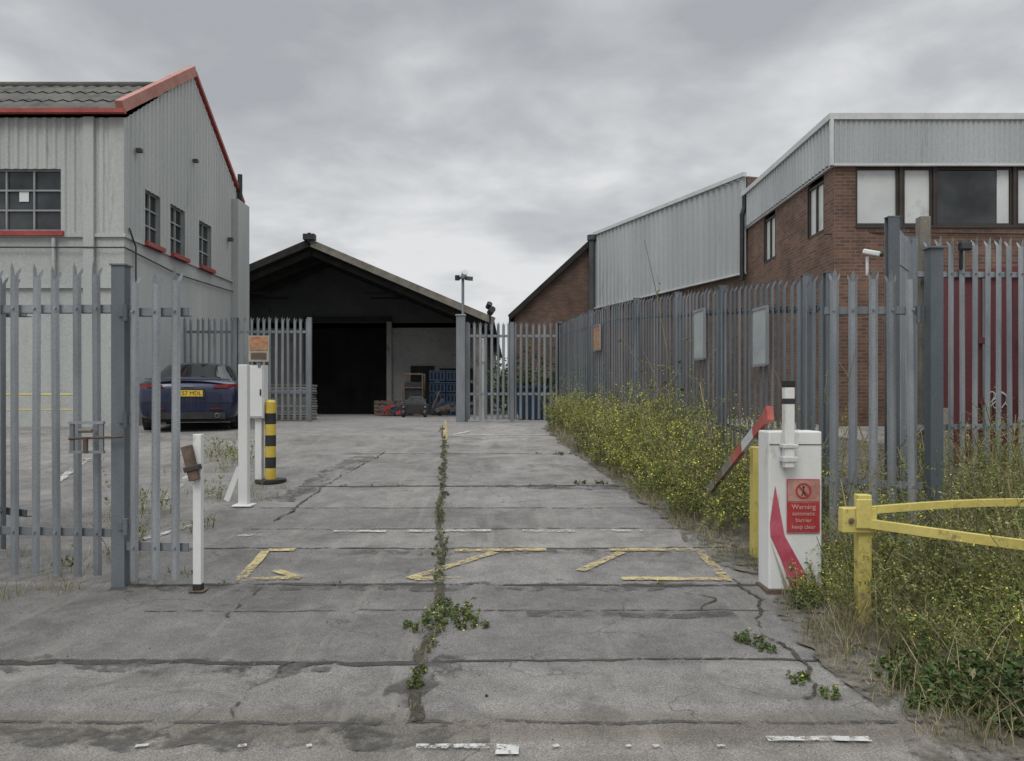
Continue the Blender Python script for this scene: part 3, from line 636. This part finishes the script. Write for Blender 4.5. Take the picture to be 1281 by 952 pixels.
mb=MB(); mb.box(1.965,2.035,yf-.09,yf-.02,zg+.92,zg+1.50,white); mb.box(1.962,2.038,yf-.093,yf-.017,zg+1.50,zg+1.55,black); mb.box(1.96,2.04,yf-.095,yf-.015,zg+1.38,zg+1.42,black)
mb.box(1.95,2.06,yf-.10,yf-.002,zg+.96,zg+1.0,whitetrim); mb.box(1.95,2.06,yf-.10,yf-.002,zg+1.06,zg+1.09,whitetrim); mb.obj('mast',E,.006)
mb=MB()
p=Vector((1.93,6.05,1.42)); q=Vector((1.96,8.0,.62))
fadered=M('faded_red_arm',(.32,.05,.04),(.42,.13,.10),6,.6)
for k in range(6): mb.beam(p+(q-p)*k/6,p+(q-p)*(k+1)/6,.035,.085,[fadered,whitetrim,fadered,timber,rust,timber][k])
mb.beam(p,p+(p-q)*.04,.05,.11,fadered)
mb.obj('boom_arm',E)
mb=MB(); zg7=G(6.8); mb.box(2.035,2.115,6.75,6.85,zg7,1.15,yellow); mb.obj('yellow_post',bevel=.006)
# ---------------------------------------------------------------- yellow hoop barrier
E=empty('yellow_swing_barrier')
zg=G(5.2)
mb=MB(); mb.box(2.235,2.32,5.15,5.23,zg-.05,zg+.84,yellow); mb.obj('post',E,.006)
mb=MB(); mb.box(2.12,2.34,5.12,5.20,zg+.60,zg+.76,yellow); mb.box(2.2,2.30,5.10,5.118,zg+.63,zg+.82,yellow); mb.tube((2.17,5.115,zg+.68),(2.17,5.10,zg+.68),.02,rust); mb.obj('latch_block',E,.008)
mb=MB()
def rail(pts,w,h):
    for a,b in zip(pts[:-1],pts[1:]): mb.beam(a,b,w,h,yellow)
top=[];low=[]
for k in range(13):
    t=k/12; top.append((2.26+t*2.3,5.15-.1*t,zg+.74+.06*math.sin(math.pi*min(1,t*1.1))))
    low.append((2.30+t*1.5,5.12-1.3*t,zg+.66-.04*t-.02*math.sin(t*3)))
rail(top,.045,.045); rail(low,.05,.055)
mb.obj('rails',E)
mb=MB(); mb.box(4.5,4.58,5.0,5.08,0,.9,yellow); mb.box(3.75,3.83,3.78,3.86,0,.76,yellow); mb.obj('end_posts',E)
# ---------------------------------------------------------------- car
def make_car():
    E=empty('parked_car')
    paint,nt,b=newmat('navy_car_paint'); b.inputs['Metallic'].default_value=.3; b.inputs['Roughness'].default_value=.3; b.inputs['Coat Weight'].default_value=.6
    nt.links.new(ramp(nt,noisen(nt,coords(nt),3,5),[(.3,(.008,.012,.038)),(.7,(.014,.02,.06))]),b.inputs['Base Color'])
    cg,nt2,b2=newmat('car_glass'); b2.inputs['Base Color'].default_value=(.012,.014,.016,1); b2.inputs['Roughness'].default_value=.05
    lamp=M('tail_lamp_red',(.12,.006,.006),(.22,.01,.01),20,.2)
    plate=M('number_plate_yellow',(.60,.42,.04),(.68,.48,.06),3,.4)
    chrome=M('chrome',(.4,.4,.4),(.5,.5,.5),5,.25,.9)
    S=[(0.00,.72,.34,.70,.62,.78),(.05,.84,.24,.84,.70,.93),(.16,.90,.20,.92,.72,.985),(.42,.925,.20,.95,.72,1.03),(1.25,.93,.20,.96,.58,1.33),(1.9,.93,.2,.95,.58,1.40),(2.55,.93,.2,.94,.58,1.37),(3.35,.92,.2,.92,.70,.99),(4.1,.90,.2,.82,.66,.88),(4.5,.82,.22,.68,.55,.74),(4.66,.62,.28,.55,.42,.6)]
    vs=[];fs=[];mi=[]
    for (y,w,z0,zb,wr,zr) in S:
        half=[(w*.80,z0),(w*.97,z0+.08),(w,(z0+zb)/2+.02),(w-.02,zb-.05),(w-.09,zb+.01),(wr,zr-.055),(wr*.6,zr-.01),(wr*.2,zr)]
        row=[(x,y,z) for x,z in half]+[(-x,y,z) for x,z in reversed(half)]
        vs+=row
    R=16
    for i in range(len(S)-1):
        for j in range(R):
            jn=(j+1)%R
            fs.append((i*R+j,i*R+jn,(i+1)*R+jn,(i+1)*R+j))
            sidewin=(j in(4,10)) and 3<=i<=6
            rear=(5<=j<=9) and i==3; fr=(5<=j<=9) and i==6
            mi.append(1 if (sidewin or rear or fr) else 0)
    for i in(0,len(S)-1):
        for j in range(7): fs.append((i*R+j,i*R+j+1,i*R+14-j,i*R+15-j)); mi.append(0)
    me=bpy.data.meshes.new('body'); me.from_pydata(vs,[],fs); me.materials.append(paint); me.materials.append(cg)
    me.polygons.foreach_set('material_index',mi); me.polygons.foreach_set('use_smooth',[True]*len(fs)); me.update()
    bm=bmesh.new(); bm.from_mesh(me); bmesh.ops.recalc_face_normals(bm,faces=bm.faces)
    cl=bm.edges.layers.float.new('crease_edge')
    for e in bm.edges:
        ms={f.material_index for f in e.link_faces}
        if len(ms)>1: e[cl]=.6
    bm.to_mesh(me); bm.free()
    o=bpy.data.objects.new('body',me); scene.collection.objects.link(o); o.parent=E
    md=o.modifiers.new('s','SUBSURF'); md.levels=2; md.render_levels=3
    mb=MB()
    for s in(-1,1):
        mb.add([(s*.44,-.012,.825),(s*.70,.02,.82),(s*.865,.14,.84),(s*.86,.14,.905),(s*.70,.03,.895),(s*.44,.0,.87)],[(0,1,4,5),(1,2,3,4)],lamp)
        mb.box(s*.5-.10,s*.5+.10,-.03,.02,.42,.44,lamp)
    mb.obj('tail_lamps',E)
    mb=MB(); mb.box(-.26,.26,-.028,-.016,.66,.775,plate); mb.box(-.30,.30,-.02,.02,.64,.80,black); mb.obj('number_plate',E)
    text('plate_text','BX57 MDL',(0,-.030,.715),.105,black,E)
    mb=MB(); mb.box(-.66,.66,-.03,.1,.235,.36,black); 
    for s in(-1,1): mb.tube((s*.52,-.05,.30),(s*.52,.1,.30),.045,chrome); mb.tube((s*.52,-.052,.30),(s*.52,-.049,.30),.037,black)
    mb.box(-.10,.10,-.016,-.004,.842,.856,chrome)
    mb.box(-.75,.75,.02,.12,.978,.992,paint)
    mb.box(-.80,.80,-.005,.02,.555,.562,black)
    mb.obj('bumper_trim',E,.004)
    mb=MB()
    for y in(.92,3.72):
        for s in(-1,1):
            mb.tube((s*.70,y,.33),(s*.90,y,.33),.33,black,n=28); mb.tube((s*.88,y,.33),(s*.915,y,.33),.22,galv,n=20)
    mb.box(-.8,.8,.3,4.3,.17,.4,black)
    mb.obj('wheels',E)
    mb=MB()
    for s in(-1,1): mb.box(s*1.0-.09,s*1.0+.09,2.85,2.97,.93,1.06,paint)
    mb.obj('door_mirrors',E,.03)
    return E
car=make_car(); car.location=(-6.08,15.0,G(15.3)+.0); car.rotation_euler=(0,0,math.radians(15))
# ---------------------------------------------------------------- vegetation
def quads(C,D,W,ln,wd):
    a=C-D*ln[:,None]/2; c=C+D*ln[:,None]/2; m=C; b=m+W*wd[:,None]/2; d=m-W*wd[:,None]/2
    return np.stack([a,b,c,d],1).reshape(-1,3)
def runit(n):
    v=rng.normal(size=(n,3)); return v/np.linalg.norm(v,axis=1)[:,None]
def meshq(name,V,Mi,mats):
    V=np.concatenate(V);Mi=np.concatenate(Mi); nf=len(V)//4
    me=bpy.data.meshes.new(name); me.vertices.add(len(V)); me.vertices.foreach_set('co',V.astype(np.float32).ravel())
    me.loops.add(nf*4); me.loops.foreach_set('vertex_index',np.arange(nf*4,dtype=np.int32)); me.polygons.add(nf)
    me.polygons.foreach_set('loop_start',np.arange(0,nf*4,4,dtype=np.int32)); me.polygons.foreach_set('loop_total',np.full(nf,4,dtype=np.int32))
    for m in mats: me.materials.append(m)
    me.polygons.foreach_set('material_index',Mi.astype(np.int32)); me.update(calc_edges=True); me.validate()
    o=bpy.data.objects.new(name,me); scene.collection.objects.link(o); return o
def make_weeds(name,clumps,leafm,fl=.25,fs=(.008,.015)):
    V=[];Mi=[]
    def put(q,mi): V.append(q); Mi.append(np.full(len(q)//4,mi))
    for (x,y,r,h,ns,nl,ls,br) in clumps:
        a=rng.uniform(0,2*np.pi,ns); rr=r*np.sqrt(rng.uniform(0,1,ns))*.85
        base=np.stack([x+rr*np.cos(a),y+rr*np.sin(a),np.zeros(ns)],1); base[:,2]=Gv(base[:,1])+.0
        hh=h*rng.uniform(.35,1.0,ns)*(1-.35*(rr/r)**2)*np.where(rng.uniform(size=ns)<.10,1.3,1)
        lean=np.stack([np.cos(a)*rr/r,np.sin(a)*rr/r,np.zeros(ns)],1)*.5+rng.normal(0,.22,(ns,3))*[1,1,0]
        def pt(i,t): return base[i]+np.stack([lean[i,0]*hh[i]*t**1.6,lean[i,1]*hh[i]*t**1.6,hh[i]*t],-1)
        idx=np.arange(ns)
        ts=np.linspace(0,1,5)
        sw=rng.uniform(.0015,.0035,ns)[:,None]*(1+.3*h); wd=runit(ns)*[1,1,0]
        for t0,t1 in zip(ts[:-1],ts[1:]):
            p=pt(idx,np.full(ns,t0));q=pt(idx,np.full(ns,t1))
            put(np.stack([p-wd*sw,p+wd*sw,q+wd*sw*.8,q-wd*sw*.8],1).reshape(-1,3),1)
        nb=max(1,int(ns*br)); 
        bi=rng.integers(0,ns,nb); bt=rng.uniform(.2,.98,nb); bp=pt(bi,bt); bd=runit(nb); bd[:,2]=np.abs(bd[:,2])*.9+.25; bd/=np.linalg.norm(bd,axis=1)[:,None]
        bl=hh[bi]*rng.uniform(.08,.30,nb); be=bp+bd*bl[:,None]; w2=runit(nb)*.0013
        put(np.stack([bp-w2,bp+w2,be+w2,be-w2],1).reshape(-1,3),1)
        n=int(nb*nl); li=rng.integers(0,nb,n); t=rng.uniform(.05,1,n)[:,None]; C=bp[li]*(1-t)+be[li]*t+rng.normal(0,.006,(n,3))
        D=runit(n); D[:,2]=D[:,2]*.5+.2; D/=np.linalg.norm(D,axis=1)[:,None]; W=np.cross(D,runit(n)); W/=np.linalg.norm(W,axis=1)[:,None]+1e-6
        L=ls*rng.uniform(.4,1.4,n); put(quads(C,D,W,L,L*.40),0)
        if fl>0:
            n=int(nb*fl*3*rng.uniform(.4,1.5)); li=rng.integers(0,nb,n); keep=bt[li]>.45; li=li[keep]; n=len(li)
            C=be[li]+rng.normal(0,.018,(n,3)); D=runit(n);W=np.cross(D,runit(n)); W/=np.linalg.norm(W,axis=1)[:,None]+1e-6
            L=rng.uniform(fs[0],fs[1],n); put(quads(C,D,W,L,L),2)
    return meshq(name,V,Mi,(leafm,stemm,flower))
def make_grass(name,tufts,mat):
    V=[];Mi=[]
    for (x,y,r,h,n) in tufts:
        a=rng.uniform(0,2*np.pi,n); rr=r*np.sqrt(rng.uniform(0,1,n)); b=np.stack([x+rr*np.cos(a),y+rr*np.sin(a),np.zeros(n)],1); b[:,2]=Gv(b[:,1])+.002
        hh=h*rng.uniform(.3,1.1,n); d=rng.normal(0,.45,(n,2)); side=runit(n)*[1,1,0]; w=rng.uniform(.0015,.0035,n)[:,None]
        prev=b
        for k in range(3):
            t=(k+1)/3; cur=b+np.stack([d[:,0]*hh*t**2,d[:,1]*hh*t**2,hh*t*(1-.25*t)],1)
            wa=w*(1-k/3.2); wb=w*(1-(k+1)/3.2)
            V.append(np.stack([prev-side*wa,prev+side*wa,cur+side*wb,cur-side*wb],1).reshape(-1,3)); Mi.append(np.zeros(n)); prev=cur
    return meshq(name,V,Mi,(mat,))
cl=[]
for (x,y,r,h,dn) in [(1.1,15.2,.45,.80,1),(1.4,14.8,.5,.9,1),(1.2,16.3,.5,.85,1),(1.4,12.4,.45,.85,1),(1.85,11.6,.5,1.05,1),(1.75,10.6,.5,1.15,1),(2.2,10.3,.45,1.25,.8),(1.98,9.5,.45,1.05,1),(2.4,8.9,.4,1.15,.7),(2.05,8.5,.4,1.0,.9),(2.42,8.0,.35,1.05,.7),(2.15,12.6,.45,1.05,.8),(2.15,7.6,.3,.60,.7),(2.5,7.4,.3,.9,.6),(1.4,11.2,.35,.55,.8),(1.65,9.2,.3,.50,.8),(1.85,8.2,.28,.45,.8),(2.1,11.0,.4,1.25,.7),(1.65,12.0,.4,1.0,.8),(2.0,10.0,.3,1.3,.4),(1.5,10.2,.3,.65,.7),(1.7,13.5,.25,.5,.4)]:
    cl.append((x,y,r,h,int(240*r*dn),7,.030,7))
make_weeds('flowering_weeds',cl,leaf_ol,.75,(.010,.018))
cl=[]
for (x,y,r,h,dn) in [(2.75,7.1,.3,1.4,.5),(2.45,6.9,.25,.85,.6),(3.0,5.9,.4,.95,.7),(2.55,5.7,.3,.72,.8),(3.4,5.6,.45,1.0,.8),(3.0,5.2,.4,.78,.9),(2.65,5.0,.33,.62,.9),(3.4,4.8,.45,.85,.9),(2.95,4.6,.4,.66,.9),(2.42,4.6,.27,.40,.8),(2.75,4.15,.33,.45,.8),(3.15,4.15,.4,.6,.8),(2.32,5.3,.22,.42,.8),(3.7,5.2,.4,.95,.8),(4.3,7.2,.6,1.2,.7),(3.5,6.9,.4,1.2,.7),(5.2,8.0,.6,1.2,.8),(2.15,5.65,.16,.26,.8),(2.35,6.0,.2,.5,.8),(2.6,6.1,.3,1.05,.4),(3.1,4.8,.3,1.0,.25),(3.3,4.2,.3,.9,.25),(4.8,7.3,.5,1.1,.6)]:
    cl.append((x,y,r,h,int(330*r*dn),6,.024,8))
make_weeds('verge_weeds',cl,leaf_ol,.16,(.007,.013))
cl=[(2.2,3.95,.18,.20,34,8,.05,4),(2.42,3.85,.22,.26,50,8,.055,4),(2.05,4.2,.14,.12,24,8,.04,4),(2.3,4.15,.18,.24,36,8,.05,4),(2.6,3.75,.25,.32,50,8,.06,4),(2.3,3.65,.18,.14,34,8,.045,4),(2.5,3.5,.2,.25,40,8,.05,4),(2.0,5.5,.12,.14,18,7,.03,4),(2.05,3.95,.14,.1,22,8,.045,3),(2.65,4.0,.2,.36,36,8,.05,4),(2.15,4.4,.12,.14,18,8,.04,3)]
make_weeds('dock_plants',cl,leaf_gr,0)
cl=[]
for (x,y,r,h,n) in [(-.42,5.28,.20,.07,60),(-.26,5.15,.12,.05,30),(-.58,5.1,.12,.05,26),(-.47,5.55,.08,.08,20),(-.5,4.15,.04,.05,12),(-.5,4.35,.035,.04,8),(1.43,4.85,.10,.05,30),(1.5,4.7,.07,.04,14),(1.52,4.25,.08,.04,20),(1.62,4.05,.08,.04,18),(-.35,5.35,.1,.12,18)]:
    cl.append((x,y,r,h,n,6,.022,3))
for k in range(90):
    y=4.0+k*.13
    if rng.uniform()<.3: continue
    cl.append((cxy(y)+rng.normal(0,.022),y,rng.uniform(.02,.055),rng.uniform(.02,.08),int(rng.uniform(3,9)),5,.018,3))
for k in range(10): cl.append((rng.uniform(-2.4,1.6),rng.choice([9.75,12.3,6.08])+rng.normal(0,.02),.05,.03,5,4,.018,2))
for (x,y) in [(.85,9.9),(1.1,9.85),(.7,12.2),(-3.5,4.4)]: cl.append((x,y,.09,.05,16,5,.022,3))
make_weeds('crack_weeds',cl,leaf_gr,.03)
cl=[(-3.12,6.6,.12,1.1,10,5,.025,7),(-3.3,6.8,.2,.5,18,5,.025,5),(-3.8,8.3,.3,.35,26,5,.025,4),(-3.4,9.0,.25,.3,20,5,.025,4),(-3.9,11.2,.3,.5,30,5,.03,4),(-4.3,11.8,.4,.5,30,5,.03,4),(-3.6,6.4,.2,.15,16,5,.025,4),(-3.0,7.7,.2,.2,18,5,.025,4),(-2.6,6.3,.1,.08,10,4,.02,3)]
make_weeds('edge_weeds',cl,leaf_ol,.02)
make_weeds('bramble_bush',[(.6,24.5,1.3,2.2,130,8,.13,6),(1.6,24.0,1.0,1.9,100,8,.13,6),(1.6,21.5,.5,1.3,50,8,.1,6)],treeleaf,0)
make_weeds('climbing_plant',[(2.52,12.0,.2,2.65,9,7,.06,5)],leaf_gr,0)
make_weeds('distant_trees',[(x,70+rng.uniform(-6,6),3.5,rng.uniform(4,6.5),110,7,.45,6) for x in np.arange(-30,40,4)],treeleaf,0)
tf=[]
for k in range(460):
    y=rng.uniform(3.4,16); x=ed(y)+abs(rng.normal(0,.24))-.10; tf.append((x,y,.08,rng.uniform(.06,.30),int(rng.uniform(8,22))))
for k in range(280):
    y=rng.uniform(3.4,6.2); x=rng.uniform(2.0,3.4); tf.append((x,y,.09,rng.uniform(.15,.7),int(rng.uniform(8,20))))
for k in range(110):
    y=rng.uniform(3.9,14); tf.append((cxy(y)+rng.normal(0,.035),y,.035,rng.uniform(.02,.10),int(rng.uniform(3,10))))
for (x0_,x1_,y0_,y1_,n) in ((-5,-3.0,6.3,7.0,26),(-4.4,-3.3,7.5,9.5,26),(-3.7,-3.2,5.7,6.2,12),(-2.9,-2.4,6.0,6.3,6),(-4.6,-3.6,10.5,12.2,24),(-3.3,-2.7,8.4,10.3,10)):
    for k in range(n): tf.append((rng.uniform(x0_,x1_),rng.uniform(y0_,y1_),.07,rng.uniform(.06,.25),int(rng.uniform(6,16))))
make_grass('dry_grass',tf,strawm)
# ---------------------------------------------------------------- world
w=bpy.data.worlds.new('World'); scene.world=w; w.use_nodes=True; nt=w.node_tree; bg=nt.nodes['Background']
tc=N(nt,'ShaderNodeTexCoord'); sp=N(nt,'ShaderNodeSeparateXYZ'); nt.links.new(tc.outputs['Generated'],sp.inputs[0])
zz=mathn(nt,'ADD',mathn(nt,'MAXIMUM',sp.outputs[2],0.),.20)
cb=N(nt,'ShaderNodeCombineXYZ'); nt.links.new(mathn(nt,'DIVIDE',sp.outputs[0],zz),cb.inputs[0]); nt.links.new(mathn(nt,'DIVIDE',sp.outputs[1],zz),cb.inputs[1]); cb.inputs[2].default_value=5.2
n1=noisen(nt,cb.outputs[0],1.15,4,.5,.35); n2=noisen(nt,cb.outputs[0],3.1,5,.55,.25)
f=mathn(nt,'ADD',mathn(nt,'MULTIPLY',n1,.66),mathn(nt,'MULTIPLY',n2,.34))
c=ramp(nt,f,[(.38,(.39,.405,.43)),(.47,(.49,.505,.525)),(.53,(.60,.615,.63)),(.60,(.74,.75,.76))])
hz=N(nt,'ShaderNodeMapRange'); hz.inputs[1].default_value=0;hz.inputs[2].default_value=.28;hz.inputs[3].default_value=.55;hz.inputs[4].default_value=0; nt.links.new(sp.outputs[2],hz.inputs[0])
c=mixc(nt,'MIX',hz.outputs[0],c,(.74,.75,.76))
zn=N(nt,'ShaderNodeMapRange',interpolation_type='SMOOTHSTEP'); zn.inputs[1].default_value=.45;zn.inputs[2].default_value=.95;zn.inputs[3].default_value=1.;zn.inputs[4].default_value=3.1; nt.links.new(sp.outputs[2],zn.inputs[0])
vm=N(nt,'ShaderNodeVectorMath',operation='SCALE'); nt.links.new(c,vm.inputs[0]); nt.links.new(zn.outputs[0],vm.inputs['Scale'])
sky=N(nt,'ShaderNodeTexSky',sky_type='NISHITA'); sky.sun_disc=False; sky.sun_elevation=math.radians(50); sky.sun_rotation=math.radians(200)
va=N(nt,'ShaderNodeVectorMath',operation='SCALE'); nt.links.new(sky.outputs[0],va.inputs[0]); va.inputs['Scale'].default_value=.003
vb=N(nt,'ShaderNodeVectorMath',operation='ADD'); nt.links.new(vm.outputs[0],vb.inputs[0]); nt.links.new(va.outputs[0],vb.inputs[1])
nt.links.new(vb.outputs[0],bg.inputs[0]); bg.inputs[1].default_value=1.
sl=bpy.data.lights.new('sun','SUN'); sl.energy=1.0; sl.angle=math.radians(25); sl.color=(1,.96,.91); so=bpy.data.objects.new('sun',sl); scene.collection.objects.link(so)
so.rotation_euler=(math.radians(40),0,math.radians(-20))
cam=bpy.data.cameras.new('camera'); co=bpy.data.objects.new('camera',cam); scene.collection.objects.link(co); co.location=(0,0,EYE); co.rotation_euler=(math.radians(90),0,0)
cam.sensor_width=36; cam.lens=28.1; cam.shift_y=.0187; cam.clip_end=2000; scene.camera=co
scene.view_settings.view_transform='Standard'; scene.view_settings.look='None'; scene.view_settings.exposure=0
